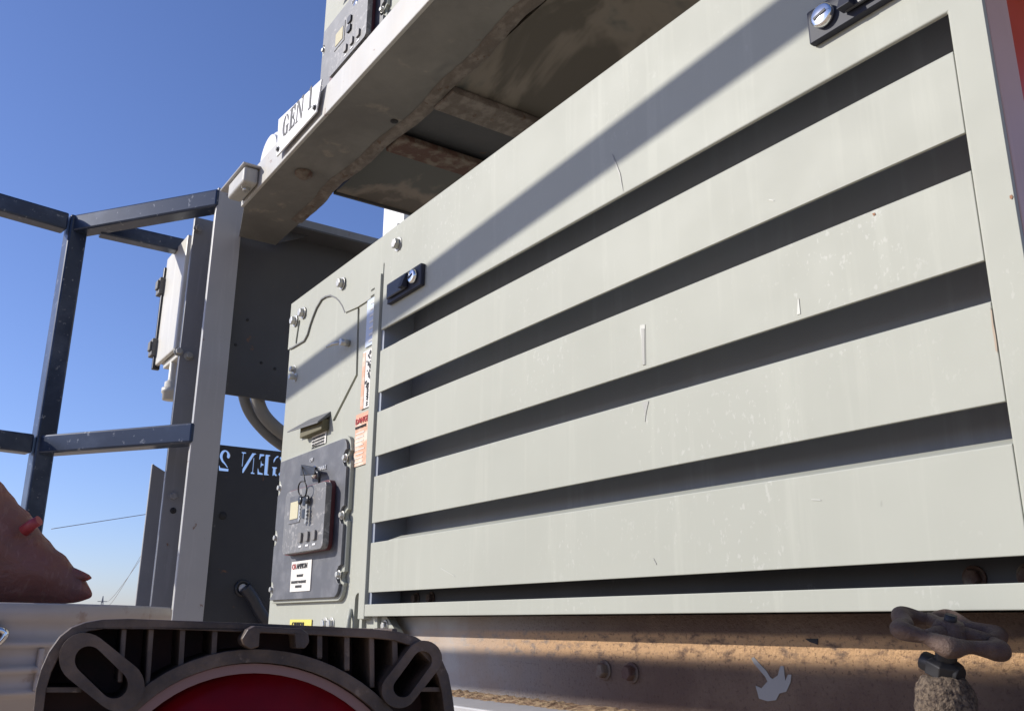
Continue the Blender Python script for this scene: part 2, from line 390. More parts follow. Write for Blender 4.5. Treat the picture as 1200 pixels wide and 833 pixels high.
# ------------------------------------------------------------------ generator
GX0, GX1 = -2.757, -0.455
SLOTS = [(0.681, 0.737), (0.518, 0.569), (0.3535, 0.4045), (0.191, 0.2385), (0.046, 0.0735)]
def make_generator():
    T = thing('generator', (-1.6, 1.45, -0.03), 'large beige grey generator with louvred door, on the rusty channel below the white deck', 'generator', 'enclosed generators on the rack')
    # body
    b = B()
    b.box(GX0, -2.10, 1.035, 1.95, -0.03, 1.0)
    b.box(-2.10, GX1 - 0.02, 1.92, 1.95, 0.012, 1.0)
    b.box(-2.10, GX1 - 0.02, 1.004, 1.92, 0.995, 1.008)
    b.box(-2.10, GX1 - 0.02, 1.10, 1.92, 0.010, 0.020)
    b.build('cabinet_body', 'gen', T)
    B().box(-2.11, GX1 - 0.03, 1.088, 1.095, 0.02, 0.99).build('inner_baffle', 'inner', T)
    B().box(-2.755, -2.112, 1.02, 1.034, -0.02, 0.99).build('gap_shade_sheet', 'dark_gap', T)  # near-black sheet that paints the shade inside the door gap
    B().box(GX1 - 0.012, GX1 - 0.002, 1.006, 1.062, 0.012, 1.012).build('side_return', 'side', T, 0.002)
    B().box(GX1 - 0.022, GX1 - 0.011, 1.062, 1.95, 0.012, 1.012).build('side_panel', 'orange', T, label='burnt orange side panel')
    # left cabinet sheet with the narrow gap round the service door and the oval slot
    groove = FY([(419.2, 360), (421.4, 361.5), (419.3, 440), (392.5, 493), (389.5, 493), (417, 439)])
    oval = capsule(-2.141, 0.058, -2.143, -0.005, 0.0165)
    c1 = FY([(416, 717), (414, 709)])
    B().py([(GX0, -0.03), (-2.112, -0.03), (-2.112, 0.995), (GX0, 0.995)], 1.0, 1.02, [groove, oval]).build('service_panel', 'gen', T, 0.0012)
    # header sheet with the arched cut
    lower = FY([(444, 345), (420, 360.5), (406, 366.5), (403, 359), (399.5, 353.5), (395.6, 349.5), (389, 346.5), (383, 347.8), (378, 351), (372, 361),
                (368, 371), (364.5, 381), (361.5, 392), (357.5, 399.5), (344, 407.5), (340.5, 409)])
    hd = [(GX0 - 0.006, 1.013), (GX0 - 0.006, lower[-1][1])] + [p for p in reversed(lower[:-1])] + [(-2.08, lower[0][1]), (-2.08, 1.013)]
    slot = [(a, c) for a, c in capsule(-2.678, 0.925, -2.69, 0.865, 0.0085)]
    B().py(hd, 0.9955, 0.9993, [slot]).build('header_panel', 'gen', T, 0.0008)
    b = B()                                             # dark ribbon along the header's cut edge, drawn for the joint's shade
    for k in range(2, len(lower) - 1):
        (x0, z0), (x1, z1) = lower[k], lower[k + 1]; d_ = math.hypot(x1 - x0, z1 - z0); nx, nz = -(z1 - z0) / d_ * .0022, (x1 - x0) / d_ * .0022
        b.py([(x0 - nx, z0 - nz), (x1 - nx, z1 - nz), (x1 + nx, z1 + nz), (x0 + nx, z0 + nz)], 0.9946, 0.9953)
    b.build('header_joint_shade', 'gasket', T)
    # stile left of the louvred door
    B().box(-2.116, -2.081, 0.9895, 1.03, 0.012, 0.90).build('door_stile', 'gen', T, 0.0018)
    # louvred door
    DX0, DX1 = -2.070, -0.4985
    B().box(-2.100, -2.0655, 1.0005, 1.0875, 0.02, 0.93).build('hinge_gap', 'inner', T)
    B().py([(-2.078, 0.925), (DX0, 0.925), (DX0, 0.737), (DX1, 0.737), (DX1, 0.02), (GX1, 0.02), (GX1, 1.013), (-2.078, 1.013)], 0.9925, 1.0).build('door_skin', 'gen', T, 0.003, seg=4)
    for i in range(4):
        z1, z0 = SLOTS[i][0], SLOTS[i + 1][1]
        prof = [(0.992, z0), (0.992, z1), (0.997, z1 + 0.002), (1.022, z1 + 0.011), (1.022, z1 + 0.008), (0.999, z1 - 0.003), (0.997, z0 + 0.004), (1.03, z0 + 0.010), (1.03, z0 + 0.004), (0.997, z0 - 0.001)]
        b = B(); b.px([(0.9935, z0), (0.9985, z0), (0.9985, z1), (0.9935, z1)], DX1 - 0.0005, DX0)
        b.px([(0.9985, z1 - 0.004), (1.026, z1 + 0.008), (1.026, z1 + 0.0125), (0.9937, z1 + 0.0005), (0.9937, z1 - 0.004)], DX1 - 0.0005, -1.975)
        b.build('slat', 'gen', T, 0.0010)
    B().box(DX0 - 0.006, DX1, 0.988, 0.996, 0.0185, 0.046).build('bottom_rail', 'gen', T, 0.0012)
    B().box(-2.098, GX1 - .003, 0.9965, 1.0875, 0.0212, 0.030).build('floor_pan', 'board', T)
    B().box(DX0 - .005, DX1, 1.078, 1.087, 0.019, 0.10).build('rear_flange', 'board', T)
    for x, z in ((-1.933, 0.058), (-1.862, 0.058), (-0.593, 0.056), (-0.47 - 0.06, 0.056)):
        hexbolt(T, (x * 1.025, 1.078, z + .001), (0, -1, 0), 0.011, 0.012, mat='rustm')
    for x, z in ((-1.991, 0.952), (-2.343, 0.953), (-2.640, 0.946), (-2.708, 0.938)):
        hexbolt(T, (x, 0.993, z), (0, -1, 0), 0.0145, 0.016)
    # wing screw and side catch on the service panel
    b = B(); b.tube([(-2.285, 1.0, 0.757), (-2.285, 0.972, 0.757)], 0.010, 12); b.tube([(-2.285, 0.98, 0.757), (-2.318, 0.965, 0.757), (-2.345, 0.958, 0.754)], [0.006, 0.005, 0.003], 8)
    b.build('wing_screw', 'steel', T)
    hexbolt(T, (-2.700, 1.0, 0.775), (0, -1, 0), 0.010, 0.016)
    hexbolt(T, (-2.684, 1.0, 0.745), (0, -1, 0), 0.010, 0.022)
    # latch hood
    xa, xb = -2.60, -2.385
    b = B()
    b.add([(xa - .02, 0.962, 0.556), (xa + .06, 0.999, 0.585), (xb - .0, 0.999, 0.580), (xb, 0.962, 0.546),
           (xa - .02, 0.962, 0.552), (xa + .06, 0.999, 0.566), (xb, 0.999, 0.566), (xb, 0.962, 0.541)],
          [(0, 1, 2, 3), (7, 6, 5, 4), (0, 3, 7, 4), (0, 4, 5, 1), (3, 2, 6, 7)])
    h = b.build('latch_hood', 'gasket', T, 0.0015)
    B().box(xa + .05, xb - .004, 0.976, 0.999, 0.526, 0.558).build('latch_pull', 'olive', h, 0.002)
    # stickers
    def sticker(px4, mat, name='sticker', y=0.9985, d=0.0012, par=T):
        return B().py(FY(px4), y - d, y, ()).build(name, mat, par)
    sticker([(367.5, 504), (384, 500), (382.5, 519), (366, 523)], 'label_w')
    for k in range(5):
        z = 0.502 - k * 0.009 + 0.012
        text('PULL TO OPEN LATCH', 0.0085, ((-2.50, 0.9965, z), *XZ), 'gasket', T, 'sticker_print')
    s1 = B().box(-2.172, -2.124, 0.9968, 0.998, 0.715, 0.895).build('sticker', 'label_b', T)
    for k in range(9):
        B().box(-2.150, -2.126, 0.9955, 0.9966, 0.725 + k * 0.018, 0.731 + k * 0.018).build('gauge_mark', 'label_w', s1)
    s2 = B().box(-2.180, -2.122, 0.9968, 0.998, 0.545, 0.705).build('sticker', 'label_w', T, label='white sticker with orange edge and black pictograms')
    B().box(-2.180, -2.163, 0.9957, 0.9967, 0.545, 0.700).build('orange_border', 'label_o', s2)
    rr = random.Random(3)
    for k in range(26):
        x = -2.160 + rr.random() * 0.030; z = 0.60 + k * 0.0037; q = 0.003 + rr.random() * 0.004
        B().py([(x, z), (x + q * 1.3, z - .001), (x + q, z + q), (x + q * .3, z + q * 1.3)], 0.9954, 0.9965).build('pictogram', 'text_dark', s2)
    text('WARNING', 0.013, ((-2.136, 0.9955, 0.549), (0, 0, 1), (-1, 0, 0)), 'text_dark', s2, 'sticker_print')
    s3 = B().box(-2.205, -2.130, 0.9968, 0.998, 0.395, 0.535).build('sticker', 'label_o', T, label='sun faded orange sticker with red and black print')
    text('DANGER', 0.022, ((-2.203, 0.9955, 0.508), *XZ), 'text_red', s3, 'sticker_print')
    text('HIGH VOLTAGE', 0.009, ((-2.202, 0.9955, 0.495), *XZ), 'text_dark', s3, 'sticker_print')
    for k in range(8):
        B().box(-2.198, -2.140 - 0.012 * rr.random(), 0.9957, 0.9967, 0.404 + k * 0.011, 0.4065 + k * 0.011).build('text_line', 'label_w', s3)
    s4 = B().box(-2.575, -2.418, 0.9968, 0.998, -0.012, 0.012).build('sticker', 'label_y', T, label='yellow caution sticker')
    text('CAUTION', 0.019, ((-2.555, 0.9955, -0.008), *XZ), 'text_dark', s4, 'sticker_print')
    for x in (-2.33, -2.29):
        hexbolt(T, (x, 1.0, 0.0), (0, -1, 0), 0.013, 0.012)
    B().tube([(-2.175, 0.998, 0.035), (-2.165, 0.990, 0.01), (-2.165, 0.990, -0.03)], 0.006, 8).build('edge_bead', 'gen', T)
    # control panel: pale moulding, dark face with scallops
    def notched(x0, x1, z0, z1, rad, nr, ins):
        out = []
        sc_r = [z0 + (z1 - z0) * q for q in (0.135, 0.50, 0.865)]
        out.append((x0, z0))
        for k in range(6):
            a = R(-90 + 90 * k / 5); out.append((x1 - rad + rad * math.cos(a), z0 + rad + rad * math.sin(a)))
        for zc in sc_r:
            for k in range(7):
                a = R(-90 - 180 * k / 6); out.append((x1 + 0.004 + nr * math.cos(a), zc + nr * math.sin(a)))
        for k in range(6):
            a = R(90 * k / 5); out.append((x1 - rad + rad * math.cos(a), z1 - rad + rad * math.sin(a)))
        out.append((x0, z1))
        for zc in reversed(sc_r):
            zc -= 0.025
            for k in range(7):
                a = R(90 - 180 * k / 6); out.append((x0 - 0.004 + nr * math.cos(a), zc + nr * math.sin(a)))
        return out
    PX0, PX1, PZ0, PZ1 = -2.700, -2.214, 0.066, 0.476
    B().py(notched(PX0 - .006, PX1 + .007, PZ0 - .009, PZ1 + .008, 0.035, 0.014, 0), 0.988, 0.9995).build('panel_moulding', 'gen', T, 0.003, label='pale grey moulded rim')
    P = B().py(notched(PX0, PX1, PZ0, PZ1, 0.030, 0.024, 0), 0.979, 0.9885).build('control_panel', 'panel', T, 0.0012)
    zz = [PZ0 + (PZ1 - PZ0) * q for q in (0.135, 0.50, 0.865)]
    for zc in zz:
        hexbolt(T, (PX1 - .006, 0.982, zc), (0, -1, 0), 0.0085, 0.010, name='panel_screw')
        hexbolt(T, (PX0 + .008, 0.982, zc - .025), (0, -1, 0), 0.0085, 0.010, name='panel_screw')
    B().py(rrect(-2.575, -2.268, 0.186, 0.370, 0.020), 0.963, 0.979).build('display_base', 'maroon', P, 0.002)
    B().py(rrect(-2.545, -2.256, 0.187, 0.362, 0.018), 0.946, 0.963).build('display_bezel', 'bezel', P, 0.004)
    B().box(-2.505, -2.425, 0.9440, 0.9465, 0.268, 0.345).build('lcd_surround', 'panel', P, 0.001)
    B().box(-2.494, -2.436, 0.9425, 0.9440, 0.280, 0.328).build('lcd_screen', 'lcd', P)
    for k in range(2):
        B().py(rrect(-2.400, -2.372, 0.275 + k * .034, 0.300 + k * .034, 0.006), 0.940, 0.946).build('button', 'blackp', P, 0.0015)
    for k in range(3):
        B().py(rrect(-2.418 + k * 0.048, -2.395 + k * 0.048, 0.212, 0.238, 0.005), 0.940, 0.946).build('button', 'button', P, 0.0015)
        B().box(-2.418 + k * 0.048, -2.398 + k * 0.048, 0.9447, 0.9458, 0.199, 0.204).build('button_caption', 'text_white', P)
    p = onY(365, 541, .978); text('OFF', 0.015, ((p.x - .012, 0.9775, p.z), *XZ), 'text_white', P, 'panel_print')
    p = onY(373, 552, .978); text('ENABLE', 0.016, ((p.x, 0.9775, p.z), *XZ), 'text_white', P, 'panel_print')
    p = onY(367.5, 553, .97); B().lathe([(0.001, 0.0), (0.018, 0), (0.018, 0.010), (0.011, 0.012), (0.001, 0.012)], (p.x, 0.979, p.z), (0, -1, 0), 20).build('key_switch', 'chrome', P)
    lb = B().box(-2.540, -2.395, 0.9765, 0.9785, 0.086, 0.168).build('sticker', 'label_w', P)
    text('CH', 0.021, ((-2.533, 0.9758, 0.147), *XZ), 'text_red', P, 'sticker_print', squash=.95)
    text('AMPION', 0.021, ((-2.499, 0.9758, 0.147), *XZ), 'text_dark', P, 'sticker_print', squash=.95)
    text('TO START', 0.010, ((-2.495, 0.9758, 0.125), *XZ), 'gasket', P, 'sticker_print')
    text('TURN KEY TO ENABLE', 0.0105, ((-2.533, 0.9758, 0.108), *XZ), 'gasket', P, 'sticker_print')
    text('POSITION', 0.010, ((-2.500, 0.9758, 0.096), *XZ), 'gasket', P, 'sticker_print')
    # lock plates
    def lock_plate(x0, x1, z0, z1, lx, flip):
        pl = B().py([(x0, z0), (x1, z0), (x1, z1), (x0, z1)], 0.980, 0.9925).build('latch_plate', 'zip', T, 0.003)
        zc = (z0 + z1) / 2
        B().lathe([(0.0175, 0.0), (0.0175, 0.007), (0.014, 0.009), (0.0005, 0.009)], (lx, 0.978, zc + .002), (0, -1, 0), 28).build('lock_cylinder', 'chrome', pl)
        B().py([(lx - .010, zc - .003), (lx + .010, zc + .002), (lx + .009, zc + .006), (lx - .011, zc + .001)], 0.9675, 0.9688).build('keyway', 'text_dark', pl)
        hx0, hx1 = (lx + .035, x1 - .012) if flip > 0 else (x0 + .010, lx - .035)
        B().box(hx0, hx1, 0.972, 0.978, z0 + .010, z1 - .006).build('latch_handle', 'blackp', pl, 0.003)
        tx = lx + .032 if flip > 0 else lx - .050
        B().add([(tx, 0.960, z0 + .012), (tx + .02, 0.960, z0 + .012), (tx + .02, 0.974, z1 - .006), (tx, 0.974, z1 - .006),
                 (tx, 0.977, z0 + .012), (tx + .02, 0.977, z0 + .012), (tx + .02, 0.977, z1 - .006), (tx, 0.977, z1 - .006)],
                [(0, 1, 2, 3), (7, 6, 5, 4), (0, 4, 5, 1), (1, 5, 6, 2), (2, 6, 7, 3), (3, 7, 4, 0)]).build('latch_tab', 'zip', pl, 0.001)
    lock_plate(-2.018, -1.838, 0.790, 0.847, -1.872, -1)
    lock_plate(-0.692, -0.510, 0.797, 0.850, -0.662, 1)
    # foot bracket under the door's left corner
    B().py(FY([(443, 722), (453, 722), (464, 740), (464, 760), (443, 760)], 1.02), 1.02, 1.04).build('foot_bracket', 'gen', T, 0.001)
    B().py(FY([(427, 720.5), (442, 720.5), (442, 760), (427, 760)], 1.01), 1.01, 1.03).build('foot_bracket', 'gen', T, 0.001)
    hexbolt(T, (onY(452, 733, 1.02).x, 1.02, onY(452, 733, 1.02).z), (0, -1, 0), 0.010, 0.010)
    return T
gen = make_generator()
gen2 = copy_tree(gen)
gen2.location = gen.location + Vector((0.0, 0.035 * S, 1.553 * S))
gen2['label'] = 'upper beige generator standing on the white deck behind the GEN 1 sign'

# marks on the lower generator's slats that the upper one does not share
def mark(px4, mat, name, y=0.9932, par=gen, label=None):
    return B().py(FY(px4), y - 0.0006, y).build(name, mat, par, label=label)
M['drip'] = NT('dried_drip', 0.5).col((0.31, 0.305, 0.27)).m
M['driph'] = NT('pale_drip_edge', 0.5).col((0.455, 0.455, 0.40)).m
M['rustspot'] = NT('rust_spot', 0.8).col((0.30, 0.15, 0.08)).m
M['ruststain'] = NT('thin_rust_stain', 0.8).col((0.40, 0.32, 0.235)).m
mark([(753.8, 382), (759.5, 381), (760, 392), (760.4, 428), (757, 429), (755.6, 400), (753.6, 388)], 'driph', 'paint_drip')
mark([(755.5, 386), (759, 386), (759.8, 428), (757.3, 428.5), (756.3, 400)], 'drip', 'paint_drip', 0.9925)
mark([(756, 472), (764, 470.5), (761, 484), (759.8, 495), (759, 483)], 'drip', 'paint_drip')
mark([(721, 182), (722.2, 182.5), (731, 205), (734.5, 226), (730.5, 208)], 'drip', 'scratch', 0.9918)
mark([(1164.5, 362), (1166.5, 366), (1168, 380), (1170.5, 392), (1172.5, 407), (1173, 414), (1170.8, 412), (1169, 398), (1166.5, 384), (1165.6, 372)], 'ruststain', 'rust_stain', 0.9932)
mark([(1187.5, 232), (1190, 230.5), (1191.5, 233), (1190, 236), (1188, 235)], 'rustspot', 'rust_spot', 0.9922)
mark([(1026, 252), (1029, 251), (1030, 253.5), (1027.5, 254.5)], 'rustspot', 'rust_spot')
mark([(939, 352), (940, 351), (942, 369), (938, 370)], 'driph', 'water_mark')
mark([(770, 654), (773, 660), (773.4, 662), (769.6, 655)], 'drip', 'scratch')
for (a, b, l) in ((955, 585, 14), (520, 665, 18), (905, 235, 7)):
    rr = random.Random(a)
    a2, b2 = a + l * (0.5 + .4 * rr.random()), b + l * (0.5 - rr.random()) * 1.2
    mark([(a, b), (a2, b2), (a2 + .4, b2 + 1.1), (a + .2, b + 1.3)], 'driph', 'scratch')

# keys in the control panel
kc = onY(354.5, 573, 0.930)
K = thing('key_bunch', (kc.x, 0.93, kc.z), 'bunch of keys hanging on a ring from the lower control panel', 'keys')
f0, f1 = onY(355, 546, .955), onY(371, 555, .955)
b = B(); b.py([(f0.x, f1.z + .008), (f1.x, f1.z - .002), (f1.x, f1.z + .018), (f0.x, f0.z + .004)], 0.948, 0.958)
b.build('key_fob', 'blackp', K, 0.002)
f2 = onY(374, 566, .960)
B().tube([(f1.x, .955, f1.z + .008), ((f1.x + f2.x) / 2 + .006, .957, f1.z), (f2.x, .960, f2.z)], [0.006, 0.006, 0.003], 8).build('key_blade', 'blackp', K)
ring = [(kc.x + 0.030 * math.cos(2 * math.pi * k / 24), 0.930 - .004 * math.sin(2 * math.pi * k / 24), kc.z + 0.021 * math.sin(2 * math.pi * k / 24)) for k in range(25)]
B().tube(ring, 0.0020, 6, False).build('key_ring', 'stem', K)
B().tube([(f0.x + .012, 0.947, f0.z - .004), (kc.x + .01, 0.932, kc.z + .020)], 0.002, 6).build('ring_link', 'stem', K)
for dx, tilt, mt in ((-0.006, 0.0, 'blackp'), (0.022, 0.008, 'blackp')):
    x = kc.x + dx; z = kc.z - .030
    B().lathe([(0.001, 0), (0.012, 0), (0.012, 0.004), (0.001, 0.004)], (x, 0.930 + tilt, z), (0, -1, 0), 14).build('key_head', mt, K)
    b = B(); b.box(x - .005, x + .004, 0.927 + tilt, 0.930 + tilt, z - .056 - tilt, z - .010)
    for k in range(4): b.box(x + .004, x + .009, 0.927 + tilt, 0.930 + tilt, z - .052 - tilt + k * 0.010, z - .047 - tilt + k * 0.010)
    b.build('key_blade', 'steel', K)

# ------------------------------------------------------------------ rusty base channel under the lower generator
CH = thing('base_channel', (-1.2, 1.06, -0.14), 'rusty sand-covered steel channel running under the lower generator', 'steel beam')
CX0, CX1 = -2.9, 0.7
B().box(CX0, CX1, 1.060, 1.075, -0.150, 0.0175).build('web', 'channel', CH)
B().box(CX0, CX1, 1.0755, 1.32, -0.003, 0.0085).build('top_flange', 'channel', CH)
B().box(CX0, CX1, 0.90, 1.0598, -0.150, -0.138).build('bottom_flange', 'post', CH, 0.003)
b = B(); rr = random.Random(5)                      # crumbled dirt along the foot of the web
vs = []; fs = []; n = 420
for i in range(n):
    x = CX0 + (CX1 - CX0) * i / (n - 1)
    h = 0.005 + 0.004 * rr.random(); wd = 0.032 + 0.016 * rr.random() + .012 * math.sin(x * 3)
    vs += [(x, 1.0595, -0.1378 + h), (x, 1.0595 - wd * .5, -0.1376 + h * (.35 + .5 * rr.random())), (x, 1.0595 - wd, -0.1379)]
    if i: k = 3 * i; fs += [(k - 3, k, k + 1, k - 2), (k - 2, k + 1, k + 2, k - 1)]
b.add(vs, fs); tag(b.build('dirt_crumbs', 'dirt', CH), None, None, kind='stuff')
for px_, py_ in ((709, 785), (741, 788)):
    p = onY(px_, py_, 1.06); hexbolt(CH, (p.x, 1.060, p.z), (0, -1, 0), 0.0125, 0.016, mat='rustm')
# dark notch and grey paint daub
B().py(FY([(944, 748), (959, 748), (959, 755), (950, 752)], 1.06), 1.0585, 1.0597).build('dark_notch', 'dark_gap', CH)
daub = FY([(881, 771), (884, 769.5), (887, 773), (899, 786), (903, 793), (906, 795), (912, 791), (915, 780), (919, 780), (920, 790), (921, 797), (924, 790), (928, 790),
           (927, 799), (922, 810), (914, 812), (910, 820), (900, 821), (890, 818), (888, 810), (886, 803), (893, 806), (900, 798), (897, 792), (884, 777)], 1.06)
B().py(daub, 1.0588, 1.0598).build('paint_daub', 'greypaint', CH, label='flat grey daub of paint shaped like an arrow')

# ------------------------------------------------------------------ rack
RK = thing('equipment_rack', (-2.8, 1.2, -0.5), 'white and grey steel rack with an upper deck carrying the upper generator', 'rack')
YF = 0.900; ZB, ZT = 1.476, 1.582
XL = -3.115
B().box(XL, 1.2, YF, YF + 0.012, ZB, ZT).build('fascia', 'white', RK, 0.003)
b = B()                                             # bottom flange with a wavy, dirt-caked inner edge
n = 160; rr = random.Random(11)
edge = []
for i in range(n + 1):
    x = XL + (1.2 - XL) * i / n
    edge.append((x, 1.137 + 0.009 * math.sin(x * 5.1) + 0.005 * math.sin(x * 17 + 1) + 0.003 * rr.random()))
b.plate([(XL, YF + 0.0125), (1.2, YF + 0.0125)] + list(reversed(edge)) + [(-3.39, 1.135), (-3.39, .985)], [], lambda a, c: (a, c, ZB + .003), lambda a, c: (a, c, ZB + 0.010))
b.build('bottom_flange', 'deck', RK)
b = B(); vs = []; fs = []
for i, (x, y) in enumerate(edge):
    r_ = rr.random()
    vs += [(x, y - 0.040, ZB + .002), (x, y - 0.020, ZB - 0.002 - 0.003 * r_), (x, y + 0.004, ZB - 0.002), (x, y + 0.009, ZB + 0.008), (x, y + .010, ZB + 0.034)]
    if i:
        k = 5 * i
        for j in range(4): fs.append((k - 5 + j, k + j, k + j + 1, k - 4 + j))
b.add(vs, fs, True); b.build('flange_lip', 'lip', RK)
# deck interior
B().box(-2.825, -2.42, 1.150, 2.4, 1.492, 1.500).build('deck_pan', 'pan', RK)
B().box(-2.125, 1.2, 1.150, 2.4, 1.490, 1.498).build('deck_pan', 'pan', RK)
B().box(-2.825, 1.2, 1.150, 2.4, 1.506, 1.512).build('deck_shade_sheet', 'board', RK)  # dark sheet stands in for the shade seen between the pans
B().box(-2.425, -2.325, 1.148, 2.4, 1.470, 1.491).build('cross_member', 'rustm', RK, 0.004)
B().box(-2.112, -2.000, 1.148, 2.4, 1.466, 1.489).build('cross_member', 'lip', RK, 0.004)
B().box(-2.836, -2.826, 1.145, 2.4, 1.484, 1.516).build('pan_edge', 'board', RK)
B().box(-3.44, 1.2, 2.41, 2.46, 1.46, 1.58).build('rear_beam', 'board', RK)
# end beam running back at the left end, with its flange
B().box(-3.450, -3.434, 0.990, 2.7, 1.556, 1.645).build('end_beam', 'post2', RK, 0.002)
B().box(-3.4312, -3.31, 1.138, 2.7, 1.545, 1.554).build('end_beam_flange', 'board', RK, 0.002)
B().add([(-3.38, 1.134, 1.48), (-3.38, 1.28, 1.552), (-3.38, 1.134, 1.552), (-3.37, 1.134, 1.48), (-3.37, 1.28, 1.552), (-3.37, 1.134, 1.552)],
        [(0, 1, 2), (5, 4, 3), (0, 3, 4, 1), (1, 4, 5, 2), (2, 5, 3, 0)]).build('gusset', 'board', RK)
# front angle post and the posts beyond it
def angle_post(name, x, y0, y1, z0, z1, mat, edge_w, top_cut=None):
    b = B(); b.px([(y0, z0), (y1, z0), (y1, z1), (y0, top_cut or z1)], x, x - 0.011)
    b.build(name, mat, RK, 0.003)
    B().box(x - edge_w, x - 0.0115, y0 + .001, y0 + 0.011, z0, top_cut or z1).build(name + '_leg', 'white', RK, 0.002)
angle_post('post', -3.393, 0.885, 0.9925, -1.6, 1.668, 'post', 0.027)
angle_post('rear_post', -3.674, 0.876, 0.960, -1.6, 1.645, 'post2', 0.026)
angle_post('side_channel', -3.930, 0.879, 0.941, -1.6, 0.599, 'post2', 0.020, 0.631)
XR = -3.672
for px_, py_ in ((209, 412), (221, 417)):
    p = onX(px_, py_, XR); hexbolt(RK, (XR - .001, p.y, p.z), (1, 0, 0), 0.014, 0.020)
p = onX(203, 581, XR); hexbolt(RK, (XR - .001, p.y, p.z), (1, 0, 0), 0.014, 0.012, mat='post2')
p = onX(203, 598, XR); B().lathe([(0.0005, 0), (0.012, 0), (0.012, 0.0015), (0.0005, .0015)], (XR - .0015, p.y, p.z), (1, 0, 0), 16).build('bolt_hole', 'dark_gap', RK)
p = onX(233, 268, XR); hexbolt(RK, (XR - .001, p.y, p.z), (1, 0, 0), 0.016, 0.012, mat='post2')
# box-section stub with a folded lid at the post's head
yb = 0.845; q0 = onY(285, 212, yb); q1 = onZ(259, 232, q0.z); q2 = onZ(304, 215, q0.z); q3 = onY(284, 197, yb)
b = B(); b.box(q1.x, q0.x, yb, q2.y, q0.z, q3.z); b.build('head_block', 'white', RK, 0.010, seg=4)
b = B(); b.box(q1.x - .08, q0.x + .008, yb - .008, q2.y + .008, q3.z + .0015, q3.z + .010); b.build('head_lid', 'post', RK, 0.004)
hexbolt(RK, (q0.x - .05, (yb + q2.y) / 2, q0.z), (0, 0, -1), 0.012, 0.012)
# white rounded cover on the deck, next to the sign
p = onY(316, 176, 0.93); b = B(); b.lathe([(0.001, 0), (0.085, 0), (0.085, 0.012), (0.098, 0.014), (0.098, 0.09), (0.001, 0.09)], (p.x, 0.925, p.z - .03), (0, 1, 0), 40)
tag(b.build('round_cover', 'signw', None, 0.003, at=(p.x, .97, p.z)), 'white round cover standing on the deck left of the GEN 1 sign', 'cover')
# white rear standpipe seen through the opening
p, p2 = onY(449, 262, 1.72), onY(473, 262, 1.72); b = B(); b.box(p.x, p2.x, 1.72, 1.80, -1.0, 2.3); b.build('rear_upright', 'signw', RK, 0.003)
hexbolt(RK, (p2.x - .02, 1.72, onY(470, 266, 1.72).z), (0, -1, 0), 0.014, 0.02, mat='gasket')
# underside boss and bolt on the deck
p = onZ(356, 203, ZB); b = B(); b.lathe([(0.030, 0), (0.030, 0.010), (0.018, 0.012), (0.018, 0.02), (0.001, 0.02)], (p.x, p.y, ZB + .002), (0, 0, -1), 20); b.build('plug', 'rustm', RK)
p = onZ(462, 143, ZB); B().lathe([(0.0005, 0), (0.012, 0), (0.012, 0.002), (0.0005, .002)], (p.x, p.y, ZB + .0025), (0, 0, -1), 14).build('drain_hole', 'dark_gap', RK)

# ------------------------------------------------------------------ boards beside the rack
b = B(); b.px([(0.95, 0.845), (1.60, 0.841), (1.60, 1.5555), (0.95, 1.5555)], -3.432, -3.445)
bd = b.build('mounting_board', 'board', None, 0.002, at=(-3.44, 1.3, 0.84)); tag(bd, 'dark grey steel board hung under the deck behind the front post', 'board')
for px_, py_ in ((276, 404), (290, 375), (262, 436), (306, 425), (322, 432)):
    p = onX(px_, py_, -3.432); B().lathe([(0.0005, 0), (0.006, 0), (0.006, 0.002), (0.0005, .002)], (-3.4325, p.y, p.z), (1, 0, 0), 10).build('hole', 'dark_gap', bd)

